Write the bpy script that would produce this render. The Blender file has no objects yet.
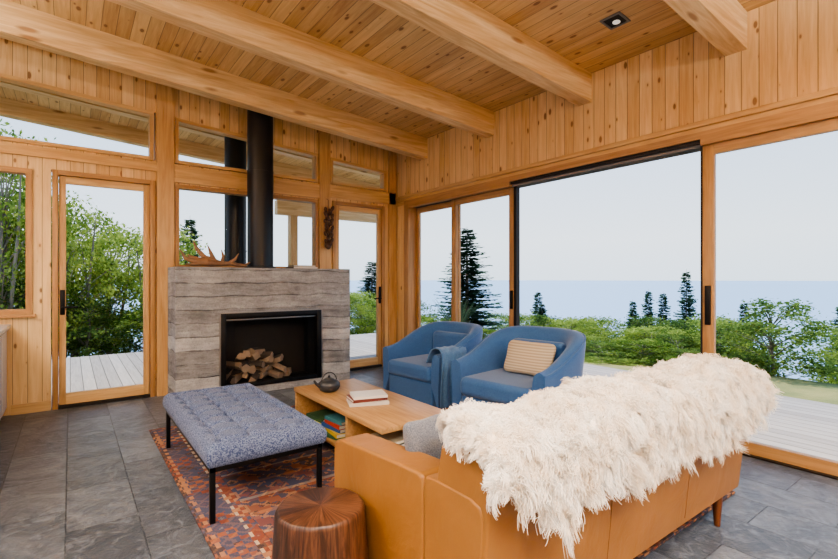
import bpy, bmesh, math, random
import numpy as np
from mathutils import Vector, Matrix
random.seed(3); np.random.seed(3)
S=bpy.context.scene; COL=S.collection

def srgb(r,g,b):
    f=lambda c:((c/255)/12.92 if c/255<=.04045 else (((c/255)+.055)/1.055)**2.4)
    return (f(r),f(g),f(b),1)

# ---------------- materials ----------------
class NT:
    def __init__(s,name):
        s.m=bpy.data.materials.new(name); s.m.use_nodes=True; s.t=s.m.node_tree
        s.b=s.t.nodes['Principled BSDF']; s.o=s.t.nodes['Material Output']
    def n(s,typ,props=None,**inp):
        x=s.t.nodes.new(typ)
        for k,v in (props or {}).items(): setattr(x,k,v)
        for k,v in inp.items():
            k=k.replace('_',' ')
            sock=x.inputs[int(k[1:])] if k[0]=='i' and k[1:].isdigit() else x.inputs[k]
            s.set(sock,v)
        return x
    def set(s,sock,v):
        if hasattr(v,'is_output'): s.t.links.new(v,sock)
        elif isinstance(v,bpy.types.Node): s.t.links.new(v.outputs[0],sock)
        else: sock.default_value=v
    def math(s,op,a,b=0,c=0):
        x=s.n('ShaderNodeMath',{'operation':op}); s.set(x.inputs[0],a); s.set(x.inputs[1],b); s.set(x.inputs[2],c); return x.outputs[0]
    def mix(s,f,a,b,mode='MIX'):
        x=s.n('ShaderNodeMix',{'data_type':'RGBA','blend_type':mode}); s.set(x.inputs[0],f); s.set(x.inputs[6],a); s.set(x.inputs[7],b); return x.outputs[2]
    def ramp(s,f,stops,interp='LINEAR'):
        x=s.n('ShaderNodeValToRGB'); s.set(x.inputs[0],f); e=x.color_ramp; e.interpolation=interp
        while len(e.elements)<len(stops): e.elements.new(.5)
        for i,(p,c) in enumerate(stops):
            e.elements[i].position=p; e.elements[i].color=c
        return x.outputs[0]
    def obj(s):
        t=s.n('ShaderNodeTexCoord'); return t.outputs['Object']
    def sep(s,v):
        x=s.n('ShaderNodeSeparateXYZ',i0=v); return x.outputs
    def comb(s,a,b,c):
        return s.n('ShaderNodeCombineXYZ',i0=a,i1=b,i2=c).outputs[0]
    def noise(s,vec,scale=5,detail=4,rough=.5,dist=0):
        x=s.n('ShaderNodeTexNoise',Vector=vec,Scale=scale,Detail=detail,Roughness=rough,Distortion=dist); return x.outputs[0]
    def bump(s,h,strength=.3,dist=.01):
        x=s.n('ShaderNodeBump',Height=h,Strength=strength,Distance=dist); s.set(s.b.inputs['Normal'],x.outputs[0])
    def fin(s,col=None,rough=None,metal=None,spec=None):
        if col is not None: s.set(s.b.inputs['Base Color'],col)
        if rough is not None: s.set(s.b.inputs['Roughness'],rough)
        if metal is not None: s.set(s.b.inputs['Metallic'],metal)
        if spec is not None: s.set(s.b.inputs['Specular IOR Level'],spec)
        return s.m

def simple(name,col,rough=.5,metal=0,var=.12,scale=8,bump=0,spec=.5):
    a=NT(name); nz=a.noise(a.obj(),scale,4)
    c=a.mix(a.math('MULTIPLY',nz,var*2),col,tuple(x*.55 for x in col[:3])+(1,))
    if bump: a.bump(a.noise(a.obj(),scale*6,3),bump,.005)
    return a.fin(c,rough,metal,spec)

BW=(0,0,0,1); WH=(1,1,1,1)
def planks(name,ac,al,w,light,dark,rough=.5,knots=True,vari=.5,groove=.03,gstr=.75,kc=srgb(112,68,36)):
    a=NT(name); o=a.sep(a.obj()); A=o['XYZ'.index(ac)]; L=o['XYZ'.index(al)]
    sc=a.math('DIVIDE',A,w); idx=a.math('FLOOR',sc); fr=a.math('FRACT',sc)
    rn=a.n('ShaderNodeTexWhiteNoise',{'noise_dimensions':'1D'},W=idx).outputs[0]
    vec=a.comb(a.math('MULTIPLY_ADD',A,14,a.math('MULTIPLY',rn,40)),a.math('MULTIPLY',L,.9),a.math('MULTIPLY',rn,17))
    gr=a.noise(vec,2.2,5,.6,.6)
    fine=a.noise(a.comb(a.math('MULTIPLY_ADD',A,60,a.math('MULTIPLY',rn,40)),a.math('MULTIPLY',L,1.5),0),2.5,4,.6,.8)
    gm=a.math('ADD',a.math('MULTIPLY',a.math('ADD',gr,-.4),2.2),a.math('MULTIPLY',a.math('ADD',fine,-.5),.9))
    tone=a.math('ADD',a.math('MULTIPLY',gm,.6),a.math('MULTIPLY',rn,vari))
    col=a.mix(tone,light,dark)
    if knots:
        kv=a.comb(a.math('MULTIPLY_ADD',A,9,a.math('MULTIPLY',rn,30)),a.math('MULTIPLY_ADD',L,4.2,a.math('MULTIPLY',rn,91)),a.math('MULTIPLY',rn,50))
        v=a.n('ShaderNodeTexVoronoi',{'voronoi_dimensions':'2D'},Vector=kv,Scale=1.0)
        kr=a.math('MULTIPLY',a.math('SUBTRACT',a.sep(v.outputs['Color'])[0],.56),.34)
        dd=a.math('SUBTRACT',v.outputs['Distance'],kr)
        halo=a.n('ShaderNodeMapRange',Value=dd,i1=0.0,i2=.10,i3=.4,i4=0.0).outputs[0]
        col=a.mix(halo,col,dark)
        k=a.n('ShaderNodeMapRange',Value=dd,i1=-.02,i2=.03,i3=1.0,i4=0.0).outputs[0]
        col=a.mix(a.math('MULTIPLY',k,.75),col,kc)
    e=a.math('MINIMUM',fr,a.math('SUBTRACT',1,fr))
    g=a.n('ShaderNodeMapRange',Value=e,i1=groove*.4,i2=groove,i3=1.0,i4=0.0).outputs[0]
    col=a.mix(a.math('MULTIPLY',g,gstr),col,tuple(x*.22 for x in dark[:3])+(1,))
    a.bump(a.math('SUBTRACT',a.math('MULTIPLY',gr,.1),g),.5,.006)
    return a.fin(col,rough)

def wood(name,al,light,dark,rough=.45,scale=1,knots=False):
    a=NT(name); o=a.sep(a.obj())
    k=[14,14,14]; k['XYZ'.index(al)]=1.0
    vec=a.comb(*[a.math('MULTIPLY',o[i],k[i]*scale) for i in range(3)])
    gr=a.noise(vec,1.6,6,.6,.9)
    col=a.ramp(gr,[(.3,light),(.7,dark)])
    if knots:
        kk=[6,6,6]; kk['XYZ'.index(al)]=1.6
        v=a.n('ShaderNodeTexVoronoi',Vector=a.comb(*[a.math('MULTIPLY',o[i],kk[i]) for i in range(3)]),Scale=1.0)
        kx=a.n('ShaderNodeMapRange',Value=v.outputs['Distance'],i1=.08,i2=.16,i3=1.0,i4=0.0).outputs[0]
        col=a.mix(a.math('MULTIPLY',kx,.7),col,srgb(140,88,46))
    a.bump(gr,.15,.003)
    return a.fin(col,rough)

PL=srgb(232,200,148); PD=srgb(188,142,88)
M={}
M['plankX']=planks('pine_planks_back','X','Z',.115,PL,PD)
M['plankY']=planks('pine_planks_right','Y','Z',.115,PL,PD)
M['ceil']=planks('pine_planks_ceiling','X','Y',.115,srgb(224,190,136),srgb(170,126,76),vari=.6)
M['beam']=wood('fir_beam','X',srgb(236,206,158),srgb(200,160,108),.5,1,True)
M['trimX']=wood('fir_trim_x','X',srgb(222,186,132),srgb(188,146,94))
M['trimY']=wood('fir_trim_y','Y',srgb(216,178,124),srgb(180,138,86))
M['trimZ']=wood('fir_trim_z','Z',srgb(214,176,124),srgb(178,136,86))
M['frameZ']=wood('fir_frame_z','Z',srgb(190,148,98),srgb(150,110,68))
M['frameX']=wood('fir_frame_x','X',srgb(190,148,98),srgb(150,110,68))
M['frameY']=wood('fir_frame_y','Y',srgb(190,148,98),srgb(150,110,68))
M['deck']=planks('deck_boards','X','Y',.14,srgb(184,176,172),srgb(136,130,128),.8,False,.5,.05,.8)
M['black']=simple('black_steel',srgb(26,26,28),.45,.6)
M['pipe']=simple('black_flue_paint',srgb(30,31,34),.38,.3)
M['track']=simple('dark_bronze_track',srgb(44,38,34),.5,.4)
M['white']=simple('white_cabinet_paint',srgb(236,236,236),.4)
M['stone']=simple('pale_quartz_counter',srgb(214,214,212),.25,0,.2,30)
M['soot']=simple('firebox_steel',srgb(28,27,27),.7)
M['ring']=simple('fixture_trim_grey',srgb(120,118,116),.5)

def glass():
    m=bpy.data.materials.new('clear_glass'); m.use_nodes=True; t=m.node_tree; t.nodes.clear()
    o=t.nodes.new('ShaderNodeOutputMaterial'); mx=t.nodes.new('ShaderNodeMixShader')
    tr=t.nodes.new('ShaderNodeBsdfTransparent'); tr.inputs[0].default_value=(.97,.985,.98,1)
    gl=t.nodes.new('ShaderNodeBsdfGlossy'); gl.inputs['Roughness'].default_value=0.0
    lw=t.nodes.new('ShaderNodeLayerWeight'); lw.inputs[0].default_value=.5
    p=t.nodes.new('ShaderNodeMath'); p.operation='POWER'; p.inputs[1].default_value=5
    q=t.nodes.new('ShaderNodeMath'); q.operation='MULTIPLY_ADD'; q.inputs[1].default_value=.5; q.inputs[2].default_value=.004
    t.links.new(lw.outputs['Facing'],p.inputs[0]); t.links.new(p.outputs[0],q.inputs[0]); t.links.new(q.outputs[0],mx.inputs[0])
    t.links.new(tr.outputs[0],mx.inputs[1]); t.links.new(gl.outputs[0],mx.inputs[2]); t.links.new(mx.outputs[0],o.inputs[0])
    return m
M['glass']=glass()

def slate():
    a=NT('slate_tiles'); o=a.sep(a.obj())
    v=a.comb(a.math('ADD',o[1],.25),a.math('ADD',o[0],.02),0)
    br=a.n('ShaderNodeTexBrick',{'offset':.5,'squash':1},Vector=v,Color1=srgb(72,77,84),Color2=srgb(126,132,140),Mortar=srgb(54,57,60),Scale=1.0,Mortar_Size=.004,Mortar_Smooth=.2,Bias=0.0,Brick_Width=.61,Row_Height=.335)
    rv=a.n('ShaderNodeVectorMath',{'operation':'SCALE'},i0=br.outputs[0]); rv.inputs['Scale'].default_value=40
    av=a.n('ShaderNodeVectorMath',{'operation':'ADD'},i0=a.obj(),i1=rv.outputs[0]).outputs[0]
    n1=a.noise(av,3.2,9,.68,1.8); n2=a.noise(av,13,7,.65,1.0)
    c=a.mix(a.math('MULTIPLY',a.ramp(n1,[(.38,BW),(.62,WH)]),.7),br.outputs[0],srgb(62,68,76))
    c=a.mix(a.ramp(n2,[(.5,BW),(.72,(.5,.5,.5,1))]),c,srgb(156,163,172))
    h=a.math('SUBTRACT',a.math('ADD',n1,a.math('MULTIPLY',n2,.5)),a.math('MULTIPLY',br.outputs[1],.8))
    a.bump(h,.8,.016)
    return a.fin(c,a.math('MULTIPLY_ADD',n2,.3,.2))
M['slate']=slate()

def concrete():
    a=NT('board_formed_concrete'); o=a.sep(a.obj())
    wv=a.noise(a.comb(a.math('MULTIPLY',o[0],1.0),a.math('MULTIPLY',o[1],1.0),0),2.2,4)
    zz=a.math('ADD',o[2],a.math('MULTIPLY',wv,.08))
    zs=a.math('DIVIDE',zz,.15); idx=a.math('FLOOR',zs); fr=a.math('FRACT',zs)
    rn=a.n('ShaderNodeTexWhiteNoise',{'noise_dimensions':'1D'},W=idx).outputs[0]
    vec=a.comb(a.math('MULTIPLY_ADD',o[0],2.8,a.math('MULTIPLY',rn,20)),a.math('MULTIPLY',o[1],2.8),a.math('MULTIPLY',zz,15))
    g=a.noise(vec,1.5,8,.72,.3); g2=a.noise(a.obj(),4,9,.78,.4); g3=a.noise(a.obj(),55,4,.65)
    tone=a.math('ADD',a.math('ADD',a.math('MULTIPLY',rn,.22),a.math('MULTIPLY',g,.5)),a.math('MULTIPLY',g2,.5))
    c=a.ramp(tone,[(.42,srgb(194,194,194)),(.60,srgb(156,156,156)),(.78,srgb(112,112,113))])
    c=a.mix(a.ramp(g3,[(.54,BW),(.68,(.6,.6,.6,1))]),c,srgb(104,104,105))
    e=a.math('MINIMUM',fr,a.math('SUBTRACT',1,fr))
    ln=a.math('MULTIPLY',a.n('ShaderNodeMapRange',Value=e,i1=.0,i2=.06,i3=1.0,i4=0.0).outputs[0],a.ramp(g2,[(.40,BW),(.58,WH)]))
    c=a.mix(a.math('MULTIPLY',ln,.65),c,srgb(82,82,82))
    a.bump(a.math('SUBTRACT',a.math('ADD',a.math('MULTIPLY',a.math('ADD',g,rn),.8),g2),ln),.9,.018)
    return a.fin(c,.92)
M['concrete']=concrete()

def fabric(name,c1,c2,scale=250,rough=.9,b=.3,big=6,sheen=.3,bm=.3):
    a=NT(name); n=a.noise(a.obj(),scale,2); n2=a.noise(a.obj(),big,3)
    c=a.mix(a.ramp(n,[(.4,BW),(.6,WH)]),c1,c2)
    c=a.mix(a.math('MULTIPLY',n2,bm),c,tuple(x*.5 for x in c1[:3])+(1,))
    a.bump(n,b,.003)
    a.b.inputs['Sheen Weight'].default_value=sheen
    return a.fin(c,rough,spec=.2)
M['tweed']=fabric('blue_tweed',srgb(58,73,110),srgb(124,137,166),140,sheen=.1)
M['blue']=fabric('blue_velvet',srgb(48,88,140),srgb(72,114,166),200,.75,.15)
M['throw']=fabric('blue_throw_fabric',srgb(78,118,164),srgb(106,144,184),150,.9,.3)
M['greyp']=fabric('grey_pillow_fabric',srgb(92,96,106),srgb(130,134,142),260,.9)
def stripe():
    a=NT('striped_linen'); o=a.sep(a.obj())
    s=a.math('SINE',a.math('MULTIPLY',o[2],260))
    c=a.mix(a.math('MULTIPLY_ADD',s,.35,.4),srgb(200,186,162),srgb(142,130,114)); a.bump(a.noise(a.obj(),150,2),.3,.003)
    return a.fin(c,.95,spec=.1)
M['stripe']=stripe()
def leather():
    a=NT('caramel_leather'); n=a.noise(a.obj(),160,3); n2=a.noise(a.obj(),4,4); n3=a.noise(a.obj(),5,3,.5,1.0)
    c=a.mix(n2,srgb(166,118,62),srgb(136,92,44)); a.bump(a.math('ADD',a.math('MULTIPLY',n,.10),a.math('MULTIPLY',n3,1.6)),.25,.015)
    return a.fin(c,.42)
M['leather']=leather()
M['seam']=simple('leather_seam',srgb(122,80,40),.6)
M['walnut']=wood('walnut_leg','Z',srgb(120,70,38),srgb(80,44,24),.4,2)
M['oak']=wood('oak_tabletop','Y',srgb(196,158,108),srgb(160,120,74),.35,1.6)
def stump():
    a=NT('acacia_drum'); o=a.sep(a.obj())
    ang=a.math('ARCTAN2',a.math('SUBTRACT',o[1],1.70),a.math('SUBTRACT',o[0],.79))
    fa=a.math('FLOOR',a.math('MULTIPLY',ang,2.2)); rn=a.n('ShaderNodeTexWhiteNoise',{'noise_dimensions':'1D'},W=fa).outputs[0]
    vec=a.comb(a.math('MULTIPLY_ADD',ang,3,a.math('MULTIPLY',rn,9)),a.math('MULTIPLY',o[2],1.6),a.math('MULTIPLY',o[0],4))
    g=a.noise(vec,2.2,6,.6,1.6)
    c=a.ramp(a.math('ADD',g,a.math('MULTIPLY_ADD',rn,.25,-.12)),[(.3,srgb(112,76,54)),(.5,srgb(78,50,36)),(.7,srgb(42,28,22))])
    a.bump(g,.2,.004); return a.fin(c,.38)
M['stump']=stump()
def furmat():
    a=NT('sheepskin_wool'); n=a.noise(a.obj(),9,4)
    c=a.mix(a.ramp(n,[(.35,BW),(.7,WH)]),srgb(254,250,242),srgb(240,226,206))
    return a.fin(c,.9,spec=.1)
M['fur']=furmat()
def rug():
    a=NT('kilim_rug'); o=a.sep(a.obj())
    X=o[0];Y=o[1]
    ex=a.math('MINIMUM',a.math('SUBTRACT',X,.56),a.math('SUBTRACT',3.36,X))
    ey=a.math('MINIMUM',a.math('SUBTRACT',Y,1.15),a.math('SUBTRACT',4.75,Y))
    e=a.math('MINIMUM',ex,ey)
    cols=[srgb(140,72,54),srgb(66,78,106),srgb(184,132,94),srgb(66,58,62),srgb(204,188,162),srgb(158,96,70)]
    q=.011
    xq=a.math('MULTIPLY',a.math('FLOOR',a.math('DIVIDE',X,q)),q); yq=a.math('MULTIPLY',a.math('FLOOR',a.math('DIVIDE',Y,q)),q)
    v=a.n('ShaderNodeTexVoronoi',{'distance':'MANHATTAN'},Vector=a.comb(xq,yq,0),Scale=9.5,Randomness=.5)
    dmd=a.ramp(v.outputs['Distance'],[(0,cols[4]),(.14,cols[1]),(.3,cols[0]),(.42,cols[3]),(.6,cols[2]),(.8,cols[1])],'CONSTANT')
    rc=a.ramp(a.sep(v.outputs['Color'])[0],[(0,cols[1]),(.25,cols[3]),(.5,cols[5]),(.7,cols[0]),(.85,cols[2])],'CONSTANT')
    band=a.ramp(a.math('FRACT',a.math('MULTIPLY',yq,2.3)),[(0,cols[1]),(.12,cols[2]),(.2,cols[3]),(.55,cols[0]),(.62,cols[4]),(.68,cols[1])],'CONSTANT')
    zig=a.math('PINGPONG',a.math('ADD',xq,yq),.09)
    z2=a.math('PINGPONG',a.math('SUBTRACT',xq,yq),.05)
    field=a.mix(a.math('GREATER_THAN',a.math('ADD',zig,z2),.075),rc,dmd)
    field=a.mix(.35,field,band)
    bord=a.ramp(a.math('MULTIPLY',e,2.2),[(0,cols[3]),(.05,cols[2]),(.1,cols[1]),(.42,cols[4]),(.46,cols[0]),(.56,cols[3])],'CONSTANT')
    bmot=a.mix(a.math('GREATER_THAN',a.math('ADD',a.math('PINGPONG',a.math('ADD',xq,yq),.045),a.math('PINGPONG',a.math('SUBTRACT',xq,yq),.045)),.046),bord,rc)
    bmot=a.mix(.2,bmot,dmd)
    c=a.mix(a.math('LESS_THAN',e,.26),field,bmot)
    n=a.noise(a.obj(),200,2); c=a.mix(a.math('MULTIPLY_ADD',n,.35,.05),c,srgb(116,96,84))
    a.bump(n,.4,.004)
    return a.fin(c,.95,spec=.1)
M['rug']=rug()
M['bark']=wood('tree_bark','Z',srgb(170,162,150),srgb(100,88,78),.9)
def leaf(name,c1,c2,tr=.45,sc=9):
    m=bpy.data.materials.new(name); m.use_nodes=True; t=m.node_tree; t.nodes.clear()
    N=t.nodes.new; o=N('ShaderNodeOutputMaterial'); mx=N('ShaderNodeMixShader'); d=N('ShaderNodeBsdfDiffuse'); tl=N('ShaderNodeBsdfTranslucent')
    tc=N('ShaderNodeTexCoord'); nz=N('ShaderNodeTexNoise'); nz.inputs['Scale'].default_value=sc; nz.inputs['Detail'].default_value=4; t.links.new(tc.outputs['Object'],nz.inputs[0])
    r=N('ShaderNodeValToRGB'); r.color_ramp.elements[0].position=.38; r.color_ramp.elements[1].position=.62
    r.color_ramp.elements[0].color=c1; r.color_ramp.elements[1].color=c2
    oi=N('ShaderNodeObjectInfo'); ad=N('ShaderNodeMath'); ad.operation='MULTIPLY_ADD'; ad.inputs[1].default_value=.16
    t.links.new(oi.outputs['Random'],ad.inputs[0]); t.links.new(nz.outputs[0],ad.inputs[2])
    sb=N('ShaderNodeMath'); sb.operation='SUBTRACT'; sb.inputs[1].default_value=.08; t.links.new(ad.outputs[0],sb.inputs[0])
    t.links.new(sb.outputs[0],r.inputs[0])
    for x in (d,tl): t.links.new(r.outputs[0],x.inputs[0])
    mx.inputs[0].default_value=tr
    t.links.new(d.outputs[0],mx.inputs[1]); t.links.new(tl.outputs[0],mx.inputs[2]); t.links.new(mx.outputs[0],o.inputs[0])
    return m
M['leaf']=leaf('alder_leaves',srgb(92,122,52),srgb(178,194,104))
M['leaf2']=leaf('shrub_leaves',srgb(74,102,54),srgb(140,162,88))
M['needle']=leaf('spruce_needles',srgb(66,92,74),srgb(98,124,96),.2)

# ---------------- mesh builder ----------------
class MB:
    def __init__(s): s.v=[];s.f=[];s.m=[];s.sm=[];s.mats=[]
    def mi(s,mat):
        if mat not in s.mats: s.mats.append(mat)
        return s.mats.index(mat)
    def add(s,v,f,mat,smooth=False):
        o=len(s.v); k=s.mi(mat); s.v+= [tuple(x) for x in v]
        for q in f: s.f.append(tuple(i+o for i in q)); s.m.append(k); s.sm.append(smooth)
    def bm(s,b,mat,smooth=False,mx=None):
        b.verts.ensure_lookup_table(); b.verts.index_update()
        v=[(mx@x.co if mx else x.co.copy()) for x in b.verts]
        s.add(v,[[x.index for x in f.verts] for f in b.faces],mat,smooth); b.free()
    def box(s,x0,x1,y0,y1,z0,z1,mat,bev=0,rot=0,smooth=False,seg=2,mx=None):
        b=bmesh.new(); bmesh.ops.create_cube(b,size=1)
        cx,cy,cz=(x0+x1)/2,(y0+y1)/2,(z0+z1)/2
        for v in b.verts: v.co=Vector((v.co.x*(x1-x0),v.co.y*(y1-y0),v.co.z*(z1-z0)))
        if bev>0: bmesh.ops.bevel(b,geom=b.edges[:],offset=bev,segments=seg,profile=.5,affect='EDGES')
        T=Matrix.Translation((cx,cy,cz))@Matrix.Rotation(rot,4,'Z')
        if mx is not None: T=mx@T
        s.bm(b,mat,smooth or bev>0.012,T)
    def pane(s,x0,x1,y0,y1,z0,z1,mat):
        if abs(y1-y0)<abs(x1-x0): y=(y0+y1)/2; V=[(x0,y,z0),(x1,y,z0),(x1,y,z1),(x0,y,z1)]
        else: x=(x0+x1)/2; V=[(x,y0,z0),(x,y1,z0),(x,y1,z1),(x,y0,z1)]
        s.add(V,[(0,1,2,3)],mat)
    def tube(s,pts,rads,mat,n=12,flat=1.0,caps=True):
        pts=[Vector(p) for p in pts]; V=[];F=[]
        up=Vector((0,0,1)); prev=None
        for i,p in enumerate(pts):
            t=(pts[min(i+1,len(pts)-1)]-pts[max(i-1,0)]).normalized()
            if prev is None:
                a=t.cross(up)
                if a.length<.1: a=t.cross(Vector((1,0,0)))
                a.normalize()
            else: a=(prev-t*prev.dot(t)).normalized()
            prev=a; b=t.cross(a)
            for k in range(n):
                th=2*math.pi*k/n; V.append(p+a*math.cos(th)*rads[i]+b*math.sin(th)*rads[i]*flat)
        for i in range(len(pts)-1):
            for k in range(n): F.append((i*n+k,i*n+(k+1)%n,(i+1)*n+(k+1)%n,(i+1)*n+k))
        if caps: F.append(tuple(range(n-1,-1,-1))); F.append(tuple(range((len(pts)-1)*n,len(pts)*n)))
        s.add(V,F,mat,True)
    def lathe(s,prof,c,mat,n=32,smooth=True,mx=None):
        V=[];F=[]
        for r,z in prof:
            for k in range(n):
                th=2*math.pi*k/n; V.append(Vector((c[0]+r*math.cos(th),c[1]+r*math.sin(th),c[2]+z)))
        if mx is not None: V=[mx@v for v in V]
        for i in range(len(prof)-1):
            for k in range(n): F.append((i*n+k,i*n+(k+1)%n,(i+1)*n+(k+1)%n,(i+1)*n+k))
        F.append(tuple(range(n-1,-1,-1))); F.append(tuple(range((len(prof)-1)*n,len(prof)*n)))
        s.add(V,F,mat,smooth)
    def superq(s,a,b,c,e1,e2,mat,mx,n=40,m=24,pinch=0):
        V=[];F=[]; P=lambda x,e:math.copysign(abs(x)**e,x)
        for i in range(m+1):
            ph=-math.pi/2+math.pi*i/m
            for k in range(n):
                th=2*math.pi*k/n
                x=a*P(math.cos(ph),e1)*P(math.cos(th),e2); y=b*P(math.cos(ph),e1)*P(math.sin(th),e2); z=c*P(math.sin(ph),e1)
                if pinch:
                    x2=x*(1-pinch*.6*(1-(abs(y)/b)**2)*(abs(x)/a)); y2=y*(1-pinch*.6*(1-(abs(x)/a)**2)*(abs(y)/b)); x,y=x2,y2
                V.append(mx@Vector((x,y,z)))
        for i in range(m):
            for k in range(n): F.append((i*n+k,i*n+(k+1)%n,(i+1)*n+(k+1)%n,(i+1)*n+k))
        s.add(V,F,mat,True)
    def obj(s,name,parent=None,sub=0,recalc=True,wn=False):
        me=bpy.data.meshes.new(name); me.from_pydata(s.v,[],s.f)
        for m in s.mats: me.materials.append(m)
        me.polygons.foreach_set('material_index',s.m); me.polygons.foreach_set('use_smooth',s.sm)
        if recalc:
            b=bmesh.new(); b.from_mesh(me); bmesh.ops.recalc_face_normals(b,faces=b.faces); b.to_mesh(me); b.free()
            try: me.set_sharp_from_angle(angle=math.radians(50))
            except Exception: pass
        me.update(); o=bpy.data.objects.new(name,me); COL.objects.link(o)
        if parent:
            o.parent=parent; o.matrix_parent_inverse=Matrix.Translation(parent.location).inverted()
        if wn:
            md=o.modifiers.new('wn','WEIGHTED_NORMAL'); md.keep_sharp=True; md.weight=80
        return o
def empty(name,loc):
    e=bpy.data.objects.new(name,None); e.location=loc; e.empty_display_size=.1; COL.objects.link(e); return e

YB=6.14; XR=4.15; SL=.078; YR=8.9
zc=lambda x:3.40+SL*(4.15-x)

# ---------------- shell ----------------
b=MB(); b.box(-3.5,XR+.1,-2.6,YB+.1,-.12,0,M['slate']); b.obj('floor')

def prism(b,x0,x1,z0a,z0b,z1a,z1b,y0,y1,mat):
    V=[(x0,y0,z0a),(x1,y0,z0b),(x1,y0,z1b),(x0,y0,z1a),(x0,y1,z0a),(x1,y1,z0b),(x1,y1,z1b),(x0,y1,z1a)]
    b.add(V,[(0,1,2,3),(5,4,7,6),(0,4,5,1),(3,2,6,7),(1,5,6,2),(0,3,7,4)],mat)
b=MB(); prism(b,-3.7,5.65,zc(-3.7),zc(5.65),zc(-3.7)+.2,zc(5.65)+.2,-2.8,YR,M['ceil']); b.obj('ceiling')  # right-hand eave is out of view, widened to keep direct sun out

tt=lambda x:3.04+.076*(3.94-x)
b=MB()
cols=[(-3.5,-1.75,[(0,None)]),
 (-1.75,-.31,[(0,1.0),(2.47,2.73),('t',None)]),
 (-.31,-.16,[(0,2.73),('t',None)]),
 (-.16,.79,[(2.49,2.73),('t',None)]),
 (.79,.99,[(0,None)]),
 (.99,2.81,[(0,1.48),(2.48,2.72),('t',None)]),
 (2.81,3.0,[(0,None)]),
 (3.0,3.03,[(0,2.74),('t',None)]),
 (3.03,3.92,[(2.49,2.74),('t',None)]),
 (3.92,3.95,[(0,2.74),('t',None)]),
 (3.95,4.15,[(0,None)])]
for x0,x1,segs in cols:
    for z0,z1 in segs:
        a0,a1=(tt(x0),tt(x1)) if z0=='t' else (z0,z0)
        c0,c1=(zc(x0),zc(x1)) if z1 is None else (z1,z1)
        prism(b,x0,x1,a0,a1,c0,c1,YB,YB+.16,M['plankX'])
b.obj('wall_back')

b=MB()
b.box(XR,XR+.2,-2.4,5.9,2.5,3.41,M['plankY']); b.box(XR,XR+.2,5.9,YB+.16,0,3.41,M['plankY']); b.box(XR,XR+.2,-2.6,-2.4,0,3.41,M['plankY'])
b.obj('wall_right')
b=MB()
prism(b,-3.5,XR+.2,0,0,zc(-3.5),zc(XR+.2),-2.75,-2.6,M['plankX']); b.obj('wall_rear')
b=MB()
x0,x1=-3.65,-3.5
b.box(x0,x1,-2.6,-1,0,3.98,M['plankY']);b.box(x0,x1,5,6.3,0,3.98,M['plankY']);b.box(x0,x1,-1,5,0,.9,M['plankY']);b.box(x0,x1,-1,5,2.5,3.98,M['plankY'])
b.obj('wall_left')
b=MB()
b.pane(-3.58,-3.56,-1,5,.9,2.5,M['glass'])
for y in (-1,.95,2.95,4.94): b.box(-3.63,-3.5,y,y+.06,.9,2.5,M['trimZ'])
b.obj('unseen_fill_window')  # unseen window, added to let more sky light into the room

def beam(y0,x0,x1,dz=.285,th=.15):
    bb=MB(); prism(bb,x0,x1,zc(x0)-dz,zc(x1)-dz,zc(x0)-.001,zc(x1)-.001,y0,y0+th,M['beam']); return bb
for k in range(-2,4):
    beam(1.34+1.33*k,-3.5,XR).obj('ceiling_beam')
for y in (6.95,8.3):
    beam(y,-3.6,5.6,.22).obj('porch_rafter')
b=MB()
b.box(3.1,6.2,8.55,8.70,2.58,2.84,M['beam']); b.box(3.36,3.5,8.55,8.7,-.06,2.58,M['trimZ']); b.box(5.9,6.05,8.55,8.7,-.06,2.58,M['trimZ'])
b.obj('porch_post_frame')

def frame(b,x0,x1,z0,z1,w,y0,y1,mats=('frameX','frameZ'),za=None,zb=None,bottom=True):
    za=z1 if za is None else za; zb=z1 if zb is None else zb
    b.box(x0,x0+w,y0,y1,z0,za-.001,M[mats[1]]); b.box(x1-w,x1,y0,y1,z0,zb-.001,M[mats[1]])
    if bottom: b.box(x0+w,x1-w,y0,y1,z0,z0+w,M[mats[0]])
    prism(b,x0,x1,za-w,zb-w,za,zb,y0-.002,y1,M[mats[0]])
b=MB(); frame(b,-1.75,-.31,1.0,2.47,.05,YB-.02,YB+.1); b.box(-1.78,-.28,YB-.05,YB+.02,.97,1.0,M['frameX']); b.pane(-1.7,-.36,YB+.05,YB+.06,1.05,2.42,M['glass'])
b.obj('window_1')
b=MB()
frame(b,.99,2.81,1.48,2.48,.045,YB-.02,YB+.1); b.box(1.86,1.98,YB-.02,YB+.1,1.52,2.44,M['frameZ']); b.pane(1.03,2.77,YB+.05,YB+.06,1.52,2.44,M['glass']); b.obj('window_2')
b=MB()
for x0,x1 in ((-1.75,.77),(.99,2.81),(3.0,3.95)):
    frame(b,x0,x1,2.725,0,.04,YB-.02,YB+.1,('trimX','trimZ'),za=tt(x0),zb=tt(x1))
    xa,xb=x0+.03,x1-.03; y=YB+.055; b.add([(xa,y,2.75),(xb,y,2.75),(xb,y,tt(xb)-.03),(xa,y,tt(xa)-.03)],[(0,1,2,3)],M['glass'])
b.box(1.88,1.96,YB-.015,YB+.1,2.76,tt(1.96)-.04,M['trimZ'])
b.obj('window_3')
b=MB()
b.box(-3.4,.8,YB-.03,YB,2.60,2.70,M['trimX']); b.obj('trim_1')
b=MB(); b.box(.80,.98,YB-.035,YB,0,zc(.98)-.01,M['trimZ']); b.obj('trim_2')
b=MB(); b.box(2.82,2.99,YB-.035,YB,0,zc(2.99)-.01,M['trimZ']); b.obj('trim_3')
b=MB(); b.box(.98,2.82,YB-.03,YB,2.5,2.70,M['trimX']); b.box(2.99,4.12,YB-.03,YB,2.53,2.71,M['trimX']); b.obj('trim_4')
b=MB(); b.box(4.0,4.13,YB-.03,YB,0,3.39,M['trimZ']); b.obj('trim_5')
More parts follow.
